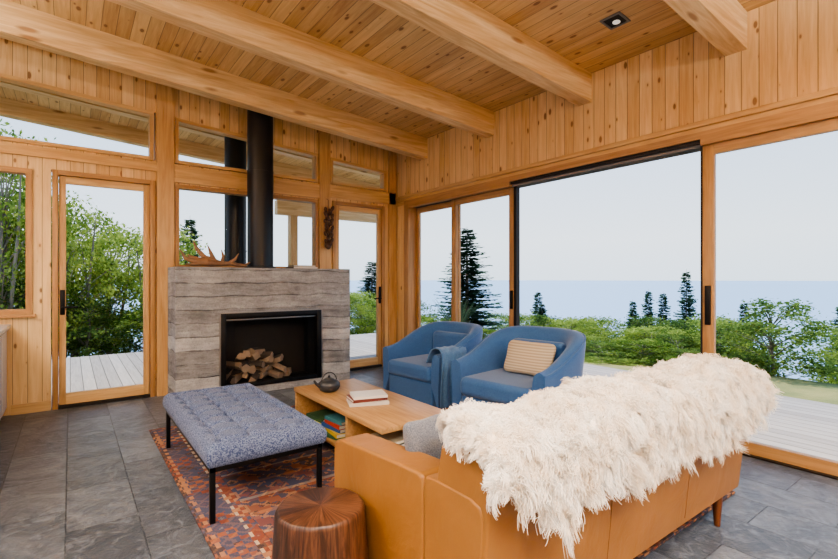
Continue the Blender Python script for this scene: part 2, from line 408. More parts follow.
b=MB(); b.box(-.47,-.16,YB-.02,YB,0,.10,M['trimX']); b.obj('baseboard_back')

def door(name,x0,x1,hx,side):
    e=empty(name,((x0+x1)/2,YB,0))
    b=MB(); y0,y1=YB-.03,YB+.12
    b.box(x0,x0+.05,y0,y1,0,2.49,M['frameZ'],.004); b.box(x1-.05,x1,y0,y1,0,2.49,M['frameZ'],.004); b.box(x0+.05,x1-.05,y0,y1,2.44,2.49,M['frameX'],.004); b.box(x0+.05,x1-.05,y0,y1,0,.03,M['track'])
    b.obj('jamb',e)
    b=MB(); a0,a1=x0+.055,x1-.055
    y0,y1=YB+.0,YB+.05
    b.box(a0,a0+.06,y0,y1,.035,2.435,M['trimZ'],.003); b.box(a1-.06,a1,y0,y1,.035,2.435,M['trimZ'],.003)
    b.box(a0+.06,a1-.06,y0,y1,2.36,2.435,M['trimX']); b.box(a0+.06,a1-.06,y0,y1,.035,.15,M['trimX'])
    b.obj('sash',e)
    b=MB(); b.pane(a0+.05,a1-.05,YB+.02,YB+.03,.14,2.37,M['glass']); b.obj('glass_pane',e)
    b=MB(); b.box(hx-.02,hx+.02,YB-.012,YB+.0,.98,1.24,M['black'],.004)
    b.tube([(hx,YB-.01,1.06),(hx,YB-.05,1.06),(hx+side*.04,YB-.055,1.06),(hx+side*.13,YB-.055,1.06)],[.009]*4,M['black'],10)
    b.obj('lever_handle',e)
door('door_1',-.15,.785,-.065,1); door('door_2',3.03,3.92,3.84,-1)

e=empty('door_3',(XR,2,0))
b=MB()
b.box(XR-.02,XR+.22,5.78,5.9,0,2.5,M['frameZ'],.003); b.box(XR-.02,XR+.22,-2.4,5.9,2.5,2.56,M['frameY']); b.box(XR-.02,XR+.22,-2.4,5.9,-.02,.012,M['track'])
b.box(XR-.02,XR+.06,3.74,5.78,2.45,2.5,M['frameY']); b.box(XR-.02,XR+.06,-2.3,1.665,2.45,2.5,M['frameY'])
b.obj('outer_frame',e)
b=MB(); b.box(XR+.06,XR+.2,-2.3,5.78,2.455,2.5,M['track']); b.box(XR+.0,XR+.06,1.67,3.74,2.47,2.5,M['track'])
for x in (.03,.07,.11,.15): b.box(XR+x,XR+x+.008,1.67,3.74,2.445,2.472,M['ring'])
b.obj('overhead_track',e)
def panel(nm,y0,y1,x):
    b=MB(); s=.085
    b.box(x,x+.045,y0,y0+s,.012,2.45,M['frameZ'],.003); b.box(x,x+.045,y1-s,y1,.012,2.45,M['frameZ'],.003)
    b.box(x,x+.045,y0+s,y1-s,2.37,2.45,M['frameY']); b.box(x,x+.045,y0+s,y1-s,.012,.10,M['frameY'])
    b.pane(x+.018,x+.026,y0+s-.01,y1-s+.01,.09,2.38,M['glass']); b.obj(nm,e)
panel('sliding_panel_1',4.80,5.80,XR+.13); panel('sliding_panel_2',3.74,4.88,XR+.07)
panel('sliding_panel_3',-.45,1.665,XR+.02); panel('sliding_panel_4',-2.4,-.40,XR+.08)
b=MB(); b.box(XR+.06,XR+.12,3.70,3.74,.012,2.45,M['track']); b.box(XR+.02,XR+.07,1.665,1.68,.012,2.45,M['track'])
b.box(XR+.045,XR+.07,3.76,3.79,1.0,1.22,M['black'],.003)
b.box(XR-.005,XR+.02,1.60,1.64,.98,1.30,M['black'],.004)
b.obj('door_pulls',e)
b=MB(); b.box(XR-.035,XR,-2.5,YB-.03,2.60,2.645,M['trimY'],.004); b.box(XR-.012,XR,-2.5,YB-.03,2.5,2.6,M['trimY']); b.obj('trim_6')

b=MB()
lx,ly=3.53,2.06; z=zc(lx)
R=Matrix.Translation((lx,ly,z))@Matrix.Rotation(math.atan(SL),4,'Y')
em=NT('lamp_lens'); em.b.inputs['Emission Color'].default_value=(1,.93,.82,1); em.b.inputs['Emission Strength'].default_value=.5; M['lens']=em.fin(srgb(200,200,195),.4)
for q in ((-.085,.085,-.085,-.068),(-.085,.085,.068,.085),(-.085,-.068,-.068,.068),(.068,.085,-.068,.068)):
    b.box(*q,-.010,.0,M['ring'],mx=R)
b.box(-.068,.068,-.068,.068,-.004,.0,M['soot'],mx=R); b.lathe([(.03,-.008),(.03,-.004)],(.02,0,0),M['lens'],20,mx=R)
b.obj('recessed_ceiling_light')

e=empty('kitchen_cabinet',(-.8,4.8,0))
b=MB(); b.box(-1.1,-.50,3.2,6.10,.09,.87,M['white'],.003); b.box(-1.08,-.55,3.2,6.10,0,.09,M['track'])
for y in (3.2,3.8,4.4,5.0,5.6): b.box(-.503,-.497,y,y+.006,.09,.87,M['track'])
b.box(-.51,-.494,3.2,6.10,.845,.87,M['track']); b.obj('cabinet_body',e)
b=MB(); b.box(-1.12,-.47,3.15,6.10,.87,.91,M['stone'],.003); b.obj('countertop',e)

# ---------------- fireplace ----------------
e=empty('fireplace',(1.97,5.85,0))
b=MB(); C=M['concrete']; fx0,fx1,fy0,fy1,ft=.91,3.03,5.6,6.10,1.49; ox0,ox1,oz0,oz1=1.37,2.61,.08,.96
b.box(fx0,ox0,fy0,fy1,0,ft,C); b.box(ox1,fx1,fy0,fy1,0,ft,C); b.box(ox0,ox1,fy0,fy1,oz1,ft,C); b.box(ox0,ox1,fy0,fy1,0,oz0,C)
b.obj('concrete_surround',e)
b=MB(); K=M['soot']; b.box(ox0,ox1,6.05,6.07,oz0,oz1,K); b.box(ox0+.001,ox0+.04,5.66,6.05,oz0,oz1,K); b.box(ox1-.04,ox1-.001,5.66,6.05,oz0,oz1,K); b.box(ox0,ox1,5.66,6.05,oz0,oz0+.02,K); b.box(ox0,ox1,5.66,6.05,oz1-.03,oz1,K)
b.obj('firebox',e)
b=MB(); w=.06
b.box(ox0+.002,ox0+w,5.585,5.66,oz0,oz1,M['black'],.003); b.box(ox1-w,ox1-.002,5.585,5.66,oz0,oz1,M['black'],.003); b.box(ox0+w,ox1-w,5.585,5.66,oz1-w,oz1-.002,M['black'],.003); b.box(ox0+w,ox1-w,5.585,5.66,oz0+.002,oz0+.05,M['black'],.003)
st=simple('brushed_steel_edge',srgb(150,148,145),.35,.9)
b.box(ox0-.012,ox0+.002,5.585,5.62,oz0,oz1+.012,st); b.box(ox1-.002,ox1+.012,5.585,5.62,oz0,oz1+.012,st); b.box(ox0,ox1,5.585,5.62,oz1-.002,oz1+.012,st)
b.box(ox0+w,ox1-w,5.64,5.652,oz1-w-.03,oz1-w-.015,st)
for i in range(9):
    for xx in (ox0+w+.008+i*.012,ox1-w-.008-i*.012): b.box(xx,xx+.003,5.643,5.648,oz0+.05,oz1-w-.02,M['black'])
b.obj('steel_frame',e)
b=MB(); b.pane(ox0+w,ox1-w,5.62,5.622,oz0+.05,oz1-w,M['glass']); b.obj('glass_front',e)
lb=simple('log_bark',srgb(84,70,60),.95,0,.5,20,.6); le=simple('log_split_wood',srgb(160,136,114),.9,0,.5,14,.3)
b=MB(); rnd=random.Random(9)
rows=[(.165,[1.50,1.62,1.73,1.84,1.95,2.06,2.17]),(.245,[1.52,1.64,1.76,1.88,2.0,2.11]),(.325,[1.56,1.68,1.81,1.93,2.05]),(.40,[1.64,1.78,1.92]),(.46,[1.72,1.84])]
for z,xs in rows:
    for x in xs:
        r=rnd.uniform(.042,.062); n=rnd.choice([4,5,6,8]); th=rnd.uniform(-.9,.9); dx=math.sin(th)*.12; dy=math.cos(th)*.12; p0=rnd.uniform(0,6)
        rr=[r*rnd.uniform(.75,1.15) for _ in range(n)]
        V=[];L=Vector((dx,dy,rnd.uniform(-.05,.05))); c=Vector((x,5.82+rnd.uniform(-.03,.03),z)); side=Vector((math.cos(th),-math.sin(th),0))
        for s in (-1,1):
            for k in range(n):
                t=p0+2*math.pi*k/n; V.append(c+L*s+side*rr[k]*math.cos(t)+Vector((0,0,1))*rr[k]*math.sin(t))
        for k in range(n): b.add([V[k],V[(k+1)%n],V[(k+1)%n+n],V[k+n]],[(0,1,2,3)],lb if (k<n//2) else le)
        b.add(V[:n],[tuple(range(n))],le); b.add(V[n:],[tuple(range(n))],le)
b.obj('firewood_stack',recalc=False)
b=MB(); px,py=1.905,5.85; zt=zc(px+.16)
b.lathe([(.19,0.001),(.19,.015),(.155,.02),(.155,1.2),(.158,1.2),(.158,1.215),(.155,1.215),(.155,zt-ft)],(px,py,ft),M['pipe'],36); b.obj('chimney_flue')
b=MB(); b.lathe([(.145,0),(.145,1.8),(.15,1.8),(.15,1.82),(.145,1.82),(.145,zc(2.02)+.06)],(1.86,6.78,-.06),M['pipe'],32); b.obj('outdoor_flue_pipe')
am=simple('antler_bone',srgb(158,120,88),.6,0,.5,14,.2)
b=MB(); Z=ft
def ant(pts,r): b.tube([(x,y,Z+z) for x,y,z in pts],r,am,10)
ant([(1.62,5.80,.035),(1.52,5.74,.05),(1.42,5.72,.045),(1.30,5.74,.05),(1.16,5.76,.085),(1.06,5.78,.14)],[.022,.026,.03,.045,.035,.008])
ant([(1.34,5.74,.05),(1.24,5.70,.06),(1.12,5.68,.06),(1.02,5.68,.10),(.97,5.69,.19)],[.03,.05,.034,.022,.005])
ant([(1.28,5.74,.06),(1.22,5.76,.13),(1.15,5.77,.22),(1.12,5.77,.30)],[.04,.03,.02,.004])
ant([(1.34,5.74,.06),(1.31,5.76,.15),(1.27,5.77,.26)],[.034,.022,.004])
ant([(1.42,5.73,.05),(1.44,5.75,.13),(1.42,5.76,.21)],[.026,.018,.004])
ant([(1.50,5.74,.05),(1.56,5.70,.10),(1.60,5.69,.17)],[.024,.016,.004])
ant([(1.62,5.80,.035),(1.70,5.80,.03),(1.76,5.79,.07)],[.022,.02,.008])
ant([(1.20,5.72,.06),(1.12,5.66,.03),(1.02,5.64,.03)],[.03,.018,.006])
b.tube([(1.14,5.72,Z+.08),(1.26,5.73,Z+.09),(1.40,5.74,Z+.065)],[.03,.085,.03],am,12,.5)
b.obj('moose_antler')
cov={}
def cover(c):
    if c not in cov: cov[c]=simple('book_cover_%d_%d_%d'%c,srgb(*c),.45)
    return cov[c]
pages=simple('book_pages',srgb(228,222,208),.9)
def books(name,x,y,z,lst):
    b=MB(); zz=z+.0005
    for (w,l,t,rot,dx,dy,c) in lst:
        m=cover(c); R=Matrix.Translation((x+dx,y+dy,zz))@Matrix.Rotation(rot,4,'Z')
        b.box(-w/2,w/2,-l/2,l/2,0,.003,m,mx=R); b.box(-w/2,w/2,-l/2,l/2,t-.003,t,m,mx=R); b.box(-w/2,-w/2+.004,-l/2,l/2,.003,t-.003,m,mx=R)
        b.box(-w/2+.004,w/2-.005,-l/2+.004,l/2-.004,.003,t-.003,pages,mx=R); zz+=t+.0005
    return b.obj(name)
books('mantel_books',2.42,5.78,ft,[(.34,.24,.022,.05,0,0,(90,84,80)),(.30,.22,.02,-.05,0,0,(150,130,110))])
b=MB(); hx,hy=2.93,YB-.08
gm=simple('dried_gourds',srgb(96,64,40),.5,0,.5,30,.2)
b.tube([(hx,YB-.035,2.50),(hx,hy-.01,2.48),(hx,hy,2.1),(hx,hy,1.88)],[.004]*4,M['walnut'],6)
for i in range(26):
    t=i/25; z=2.36-.54*t; a=i*2.4; rr=.055*(1-.2*t)
    R=Matrix.Translation((hx+rr*math.cos(a),hy-.03+ .03*math.sin(a),z))@Matrix.Rotation(.5*math.sin(a),4,'X')@Matrix.Rotation(.5*math.cos(a),4,'Y')
    b.superq(.026,.024,.042,1,1,gm,R,10,8)
b.superq(.045,.035,.065,1,1,gm,Matrix.Translation((hx,hy-.01,1.84)),12,8)
b.obj('hanging_dried_gourds')

# ---------------- rug ----------------
b=MB(); b.box(.56,3.36,1.15,4.75,.0005,.012,M['rug'],.002)
b.obj('kilim_rug')
RZ=.012
# ---------------- bench ----------------
e=empty('tufted_bench',(.94,3.44,RZ))
bx0,bx1,by0,by1=.60,1.28,2.70,4.18
b=MB(); s=.028
for x in (bx0+.01,bx1-.01-s):
    for y in (by0+.01,by1-.01-s): b.box(x,x+s,y,y+s,RZ,.32,M['black'],.002)
for x in (bx0+.01,bx1-.01-s): b.box(x,x+s,by0+.01,by1-.01,.292,.32,M['black'],.002)
for y in (by0+.01,by1-.01-s): b.box(bx0+.01,bx1-.01,y,y+s,.292,.32,M['black'],.002)
b.obj('steel_frame',e)
b=MB(); nx,ny=80,170; V=[];F=[]
cols_,rows_=4,9
tx=[bx0+(i+.5)*(bx1-bx0)/cols_ for i in range(cols_)]; ty=[by0+(j+.5)*(by1-by0)/rows_ for j in range(rows_)]
for i in range(nx+1):
    for j in range(ny+1):
        u=i/nx; v=j/ny
        x=bx0+(bx1-bx0)*u; y=by0+(by1-by0)*v
        ed=min(x-bx0,bx1-x,y-by0,by1-y)
        z=.45-.03*max(0,1-ed/.045)**2
        dx=min(abs(x-a) for a in tx); dy=min(abs(y-a) for a in ty)
        if ed>.03:
            k=min(1,(ed-.03)/.03)
            z-=k*.034*math.exp(-(dx*dx+dy*dy)/.0013)
            z-=k*(.019*math.exp(-(dx/.012)**2)+.019*math.exp(-(dy/.012)**2))
        V.append((x,y,z))
I=lambda i,j:i*(ny+1)+j
for i in range(nx):
    for j in range(ny): F.append((I(i,j),I(i+1,j),I(i+1,j+1),I(i,j+1)))
ring=[I(i,0) for i in range(nx+1)]+[I(nx,j) for j in range(1,ny+1)]+[I(i,ny) for i in range(nx-1,-1,-1)]+[I(0,j) for j in range(ny-1,0,-1)]
base=len(V); nr=len(ring)
for (zz,off) in ((.40,.010),(.365,.012),(.335,.006),(.32,-.006)):
    for r in ring:
        x,y,_=V[r]; V.append((x+(off if x>=bx1-1e-6 else -off if x<=bx0+1e-6 else 0),y+(off if y>=by1-1e-6 else -off if y<=by0+1e-6 else 0),zz))
prev=ring
for k in range(4):
    cur=[base+k*nr+q for q in range(nr)]
    for q in range(nr): F.append((prev[q],prev[(q+1)%nr],cur[(q+1)%nr],cur[q]))
    prev=cur
F.append(tuple(prev))
b.add(V,F,M['tweed'],True); b.obj('tufted_cushion',e)
b=MB()
for a in tx:
    for c in ty: b.superq(.012,.012,.005,1,1,M['tweed'],Matrix.Translation((a,c,.386)),10,6)
b.obj('tuft_buttons',e)

# ---------------- coffee table ----------------
e=empty('coffee_table',(1.88,3.2,RZ))
b=MB(); O=M['oak']; x0,x1,y0,y1=1.58,2.18,2.5,3.95
b.box(x0,x1,y0,y1,.365,.40,O,.003); b.obj('table_top',e)
b=MB(); b.box(x0+.01,x1-.01,y1-.035,y1-.002,.03,.365,O,.002); b.box(x0+.01,x1-.01,2.98,3.01,.12,.365,O,.002); b.box(x1-.04,x1-.01,y0+.1,y1-.035,.12,.365,O,.002); b.obj('panels',e)
b=MB(); b.box(x0+.01,x1-.01,y0+.06,y1-.035,.09,.12,O,.003); b.obj('lower_shelf',e)
b=MB()
for x in (x0+.04,x1-.08):
    for y in (y0+.1,y1-.12): b.box(x,x+.04,y,y+.04,RZ,.09,M['black'])
b.obj('feet',e)
books('coffee_table_books',1.84,3.12,.4,[(.22,.30,.025,1.2,0,0,(200,196,190)),(.20,.27,.022,1.35,0,.01,(120,60,50)),(.19,.26,.02,1.25,.01,0,(225,222,214))])
books('shelf_books',1.72,3.30,.12,[(.22,.30,.03,.2,0,0,(60,110,80)),(.21,.28,.03,-.1,0,0,(210,180,60)),(.20,.27,.028,.1,0,.02,(50,90,150)),(.19,.25,.03,0,0,0,(190,70,50)),(.18,.24,.025,.1,0,0,(70,130,140))])
books('shelf_books',1.80,2.72,.12,[(.24,.30,.03,.3,0,0,(60,60,66)),(.23,.28,.03,.1,0,0,(190,186,176)),(.22,.28,.026,-.1,0,0,(90,40,40)),(.2,.27,.03,.2,0,0,(40,60,60)),(.19,.25,.02,.1,0,0,(200,190,160))])
books('shelf_books',1.72,3.62,.12,[(.22,.28,.03,.1,0,0,(170,60,50)),(.21,.28,.03,-.1,0,0,(230,220,120)),(.20,.27,.03,.1,0,0,(60,90,60))])
tm=simple('cast_iron_teapot',srgb(62,64,68),.45,.3)
b=MB(); c=(1.76,3.62,.4005)
b.lathe([(.05,0),(.075,.012),(.092,.04),(.09,.07),(.07,.092),(.045,.10),(.043,.105),(.02,.115),(.008,.118),(.012,.128),(.006,.136)],c,tm,28)
b.tube([(c[0]-.08,c[1]+.0,c[2]+.05),(c[0]-.115,c[1],c[2]+.075),(c[0]-.135,c[1],c[2]+.105)],[.018,.012,.009],tm,10)
b.tube([(c[0]+.08*math.cos(t)*.9,c[1],c[2]+.075+.085*math.sin(t)) for t in np.linspace(.2,math.pi-.2,12)],[.005]*12,tm,8)
b.obj('teapot')

b=MB(); c=(.81,1.70,0)
b.lathe([(.188,0.0),(.196,.02),(.194,.12),(.186,.25),(.178,.38),(.174,.43),(.170,.445),(.160,.45)],(c[0]-.02,c[1],RZ),M['stump'],14,False)
b.obj('wooden_drum_side_table')

# ---------------- sofa ----------------
sx0,sx1,sy0,sy1=1.0,3.06,1.0,2.0; L=M['leather']
e=empty('leather_sofa',((sx0+sx1)/2,1.5,RZ))
def extr(b,prof,x0,x1,mat,inset=.02):
    cy=(min(p[0] for p in prof)+max(p[0] for p in prof))/2; cz=(min(p[1] for p in prof)+max(p[1] for p in prof))/2
    hy=(max(p[0] for p in prof)-min(p[0] for p in prof))/2; hz=(max(p[1] for p in prof)-min(p[1] for p in prof))/2
    secs=[(x0,inset),(x0+inset*.3,inset*.3),(x0+inset,0),(x1-inset,0),(x1-inset*.3,inset*.3),(x1,inset)]
    V=[];n=len(prof)
    for x,s in secs:
        for y,z in prof: V.append((x,cy+(y-cy)*(1-s/hy),cz+(z-cz)*(1-s/hz)))
    F=[]
    for i in range(len(secs)-1):
        for k in range(n): F.append((i*n+k,i*n+(k+1)%n,(i+1)*n+(k+1)%n,(i+1)*n+k))
    F.append(tuple(range(n))); F.append(tuple(range((len(secs)-1)*n,len(secs)*n)))
    b.add(V,F,mat,True)
BP=[(1.03,.17),(1.025,.2),(1.005,.4),(.985,.70),(.982,.76),(.995,.80),(1.03,.825),(1.12,.83),(1.18,.82),(1.21,.79),(1.23,.70),(1.27,.42),(1.29,.2),(1.29,.17)]
b=MB(); extr(b,BP,sx0,sx1,L,.012)
b.obj('back_rest',e,wn=True)
b=MB()
for (a0,a1) in ((sx0-.006,sx0+.15),(sx1-.15,sx1+.006)):
    prof=[(1.30,.17),(1.30,.60),(1.305,.648),(1.33,.662),(1.5,.65),(1.93,.615),(1.985,.595),(2.0,.55),(2.0,.2),(1.98,.17)]
    extr(b,prof,a0,a1,L,.014)
    prof=[(1.035,.17),(1.012,.5),(1.005,.62),(1.02,.655),(1.06,.668),(1.24,.668),(1.29,.66),(1.298,.64),(1.298,.17)]
    extr(b,prof,a0,a1,L,.008)
b.obj('arms',e,wn=True)
b=MB(); b.box(sx0+.14,sx1-.14,1.26,1.97,.17,.30,L,.02)
mid=(sx0+sx1)/2
for q0,q1 in ((sx0+.155,mid-.003),(mid+.003,sx1-.155)):
    b.box(q0,q1,1.25,2.02,.30,.44,L,.045,seg=4); b.box(q0,q1,1.22,1.42,.43,.80,L,.06,seg=4)
b.obj('seat_cushions',e,wn=True)
b=MB()
for x in (1.69,2.37): b.tube([(x,p[0]-.0003,p[1]) for p in BP[1:6]],[.0014]*5,M['seam'],6)
b.obj('seams',e)
b=MB()
for x,y in ((sx0+.12,1.18),(sx1-.12,1.18),(sx0+.12,1.9),(sx1-.12,1.9)):
    b.tube([(x,y,RZ),(x,y,.18)],[.014,.026],M['walnut'],14)
b.tube([(sx1-.22,1.06,0),(sx1-.22,1.06,.18)],[.015,.028],M['walnut'],14); b.tube([(sx0+.4,1.06,0),(sx0+.4,1.06,.18)],[.015,.028],M['walnut'],14)
b.obj('legs',e)

R=Matrix.Translation((1.22,1.56,.625))@Matrix.Rotation(math.radians(6),4,'Z')@Matrix.Rotation(math.radians(78),4,'X')
b=MB(); b.superq(.13,.15,.05,.8,.45,M['greyp'],R,pinch=.25); b.obj('grey_throw_pillow')

# ---------------- sheepskin ----------------
XS=[1.0,1.07,1.17,1.27,1.4,1.5,1.6,1.7,1.93,2.1,2.3,2.45,2.63,2.8,2.95,3.05,3.2]
ZS=[.72,.67,.61,.575,.585,.575,.57,.55,.53,.55,.55,.52,.49,.53,.53,.60,.70]
PY=[1.27,1.25,1.22,1.12,1.02,.965,.945]; PZ=[.765,.83,.87,.885,.875,.84,.76]
def skin(x,t):
    x=np.asarray(x,dtype=float); t=np.asarray(t,dtype=float)
    t=np.maximum(t,0); t0=.38*np.clip((1.10-x)/.10,0,1); t=t0+(1-t0)*t
    zl=np.minimum(np.interp(x,XS,ZS)+.03,.755)
    lump=.016*np.sin(x*7.3+1)+.013*np.sin(x*17+2)
    seg=[0]
    for i in range(1,7): seg.append(seg[-1]+math.hypot(PY[i]-PY[i-1],PZ[i]-PZ[i-1]))
    tot=seg[-1]+(.76-zl); s=t*tot
    y=np.interp(s,seg,PY); z=np.interp(s,seg,PZ)
    ov=np.maximum(0,s-seg[-1]); z=z-ov; y=y+ov*.08
    z=z+lump*np.clip(1-np.abs(s-.25)/.3,0,1)
    z=z-np.maximum(0,x-3.06)*.35
    d=np.maximum(0,1.0-x); z=z-d*.8
    return np.stack([np.maximum(x,1.0)-np.minimum(d,.012),y,z],-1)
X0,X1=.945,3.15
nx,nt=74,30
gx,gt=np.meshgrid(np.linspace(X0,X1,nx+1),np.linspace(0,1,nt+1),indexing='ij')
V=skin(gx.ravel(),gt.ravel()).tolist(); F=[]
for i in range(nx):
    for j in range(nt): F.append((i*(nt+1)+j,i*(nt+1)+j+1,(i+1)*(nt+1)+j+1,(i+1)*(nt+1)+j))
b=MB(); b.add(V,F,M['fur'],True); sk=b.obj('sheepskin_throw',recalc=False)
md=sk.modifiers.new('s','SOLIDIFY'); md.thickness=.008; md.offset=0
rs=np.random.RandomState(7); NC=3800; PER=34; NH=NC*PER; K=8
cx=rs.uniform(X0,X1,NC); ct=rs.uniform(0,1,NC)
ctr=skin(cx,ct); tg=skin(cx,np.minimum(1,ct+.01))-skin(cx,np.maximum(0,ct-.01)); tg/=np.linalg.norm(tg,axis=1)[:,None]
nn=np.cross(tg,np.array([1.0,0,0])); sgn=np.sign(nn[:,1]*(ctr[:,1]-1.11)+nn[:,2]*(ctr[:,2]-.6)); nn*=sgn[:,None]
we=np.clip((1.01-cx)/.03,0,1)[:,None]; nn=nn*(1-.85*we)+np.array([-1.0,0,0])*(.85*we); nn/=np.linalg.norm(nn,axis=1)[:,None]
lean=np.stack([np.sin(cx*9+ct*7)+.6*np.sin(cx*23+1),.4*np.cos(cx*13),.5*np.sin(cx*11+ct*9)],-1)*.34
wl=np.clip((1.12-cx)/.12,0,1)[:,None]
cdir=lean*(1-.9*wl)+rs.normal(0,.24,(NC,3)); ln=rs.uniform(.045,.074,NC)*(1-.5*wl[:,0]); ph=rs.uniform(0,6.28,NC); fr_=rs.uniform(6,11,NC)
id_=np.repeat(np.arange(NC),PER)
hx_=np.clip(cx[id_]+rs.normal(0,.013,NH),X0,X1); ht=np.clip(ct[id_]+rs.normal(0,.022,NH),0,1)
root=skin(hx_,ht); l=ln[id_]*rs.uniform(.75,1.1,NH); C_=ctr[id_]
ex=np.zeros((NH,3)); ex[:,0]=np.clip((hx_-3.05)*6,0,.5); ex[:,2]=-.5*we[id_,0]
pos=np.zeros((NH,K,3),dtype=np.float32); ownr=rs.normal(0,.11,(NH,3))
for k in range(K):
    s=k/(K-1)
    d=nn[id_]*(1.0-.5*s)+np.array([0,0,-1.0])*(.1+.55*s)+cdir[id_]*(.4+.8*s)+ex+ownr
    p=root+d*(l*s)[:,None]+(C_-root)*(.5*s**1.5)
    w=.0095*s; P_=ph[id_]; Fq=fr_[id_]
    p[:,0]+=np.sin(P_+s*Fq)*w; p[:,1]+=np.cos(P_+s*Fq)*w*.7; p[:,2]+=np.sin(P_*1.7+s*Fq)*w
    pos[:,k]=p
hc=bpy.data.hair_curves.new('wool_fibres'); hc.add_curves([K]*NH)
hc.attributes['position'].data.foreach_set('vector',pos.ravel())
ra=hc.attributes.get('radius') or hc.attributes.new('radius','FLOAT','POINT')
ra.data.foreach_set('value',np.tile(np.array([.0010,.0010,.0010,.0010,.0009,.0008,.0007,.0005],dtype=np.float32),NH))
hc.materials.append(M['fur'])
ho=bpy.data.objects.new('wool_fibres',hc); COL.objects.link(ho); ho.parent=sk

# ---------------- armchairs ----------------
def armchair(cx,cy,rot,sc=1.0,hs=1.0,name='barrel_armchair'):
    e=empty(name,(cx,cy,RZ)); T=Matrix.Translation((cx,cy,RZ))@Matrix.Rotation(rot,4,'Z')@Matrix.Diagonal((sc,sc,hs,1))
    a,bk,xf=.43,.45,.38; n=2.7
    P=[]
    for i in range(8): P.append((xf-(xf-0)*i/8,-a))
    m=36
    for i in range(m+1):
        t=math.pi*i/m; c=math.sin(t); s=-math.cos(t)
        P.append((-bk*abs(c)**(2/n),a*math.copysign(abs(s)**(2/n),s)))
    for i in range(1,9): P.append((xf*i/8,a))
    b=MB(); V=[];F=[]; N=len(P); rl=None; crest=[]
    for i,(x,y) in enumerate(P):
        p0=P[max(0,i-1)];p1=P[min(N-1,i+1)]; tx_,ty_=p1[0]-p0[0],p1[1]-p0[1]; q=math.hypot(tx_,ty_); nx_,ny_=-ty_/q,tx_/q
        if nx_*(-x)+ny_*(-y)<0: nx_,ny_=-nx_,-ny_
        f=min(1,max(0,(xf-x)/(xf+bk))); f=f*f*(3-2*f); h=.555+.245*f; th=.10+.035*f; fl=.01+.035*f
        prof=[(.015,.02),(0,.05),(0,.25),(-fl*.5,h*.65),(-fl,h-.06),(-fl+.006,h-.022),(-fl+.03,h-.002),(th*.5-fl,h+.006),(th-fl-.03,h-.004),(th-fl-.008,h-.026),(th-fl*.6,h-.08),(th,.40),(th,.25)]
        for o,z in prof: V.append(T@Vector((x+nx_*o,y+ny_*o,z)))
        crest.append(T@Vector((x+nx_*(-fl+.004),y+ny_*(-fl+.004),h-.018)))
        rl=len(prof)
    for i in range(N-1):
        for k in range(rl): F.append((i*rl+k,i*rl+(k+1)%rl,(i+1)*rl+(k+1)%rl,(i+1)*rl+k))
    F.append(tuple(range(rl))); F.append(tuple(range((N-1)*rl,N*rl)))
    b.add(V,F,M['blue'],True); b.obj('curved_shell',e)
    b=MB(); b.tube(crest,[.006]*N,M['blue'],8); b.obj('piping',e)
    b=MB(); b.box(-.33,xf-.005,-a+.09,a-.09,.02,.27,M['blue'],.02,mx=T); b.obj('base',e,wn=True)
    b=MB(); b.box(-.32,xf+.035,-a+.095,a-.095,.27,.43,M['blue'],.05,mx=T,seg=5); b.obj('seat_cushion',e,wn=True)
    b=MB(); b.box(-.33,-.2,-.26,.26,.40,.70,M['blue'],.05,mx=T,seg=5); b.obj('back_cushion',e,wn=True)
armchair(3.30,4.10,math.radians(180+6),1.03,1.03)
armchair(3.30,2.84,math.radians(180+8),1.10,1.08)
R=Matrix.Translation((3.36,2.80,.63))@Matrix.Rotation(math.radians(8),4,'Z')@Matrix.Rotation(math.radians(-68),4,'Y')
b=MB(); b.superq(.17,.27,.06,.8,.42,M['stripe'],R,pinch=.2); b.obj('striped_lumbar_pillow')
b=MB(); V=[];F=[]; ni,nj=26,40
path=[(3.85,.47),(3.82,.56),(3.79,.61),(3.73,.640),(3.66,.634),(3.605,.59),(3.59,.45),(3.58,.25),(3.575,.06)]
d=[0]
for i in range(1,len(path)): d.append(d[-1]+math.hypot(path[i][0]-path[i-1][0],path[i][1]-path[i-1][1]))
for i in range(ni+1):
    u=i/ni
    for j in range(nj+1):
        s=d[-1]*j/nj; y=np.interp(s,d,[p[0] for p in path]); z=np.interp(s,d,[p[1] for p in path])
        w=.34+.05*math.sin(j*.2); x=2.96+w*u+.02*math.sin(j*.13)
        rp=.012*math.sin(u*24+j*.08)
        V.append((x,y-.014-rp*(1 if j>22 else .2)-.006,z+.012+(0.004*math.sin(u*24) if j<=22 else 0)))
for i in range(ni):
    for j in range(nj): F.append((i*(nj+1)+j,i*(nj+1)+j+1,(i+1)*(nj+1)+j+1,(i+1)*(nj+1)+j))
b.add(V,F,M['throw'],True); o=b.obj('throw_blanket',recalc=False); md=o.modifiers.new('s','SOLIDIFY'); md.thickness=.01

# ---------------- outdoors ----------------
b=MB(); b.box(XR+.22,6.9,-4,10.5,-.1,-.06,M['deck']); b.box(-4.5,XR+.22,YB+.16,10.5,-.1,-.06,M['deck']); b.obj('deck')
def gz(x,y):
    dx=max(-5-x,0,x-7.0); dy=max(-5-y,0,y-10.6); d=math.hypot(dx,dy); return -.35-.07*min(d,5)-.36*max(0,d-5)
def ground():
    a=NT('meadow_grass'); n=a.noise(a.obj(),.7,5); n2=a.noise(a.obj(),12,5,.7)
    c=a.mix(a.ramp(n,[(.4,BW),(.6,WH)]),srgb(190,176,110),srgb(120,132,74)); c=a.mix(a.math('MULTIPLY',n2,.6),c,srgb(88,94,56))
    a.bump(n2,.8,.05); return a.fin(c,.95)
gm_=ground()
V=[];F=[]; G=[-200,-140,-100,-70,-50,-36,-26,-18,-12,-8,-5,-3,0,3,5,7,9,10.6,12,14,16,20,26,36,50,70,100,140,200]
for x in G:
    for y in G: V.append((x,y,gz(x,y)))
g=len(G)
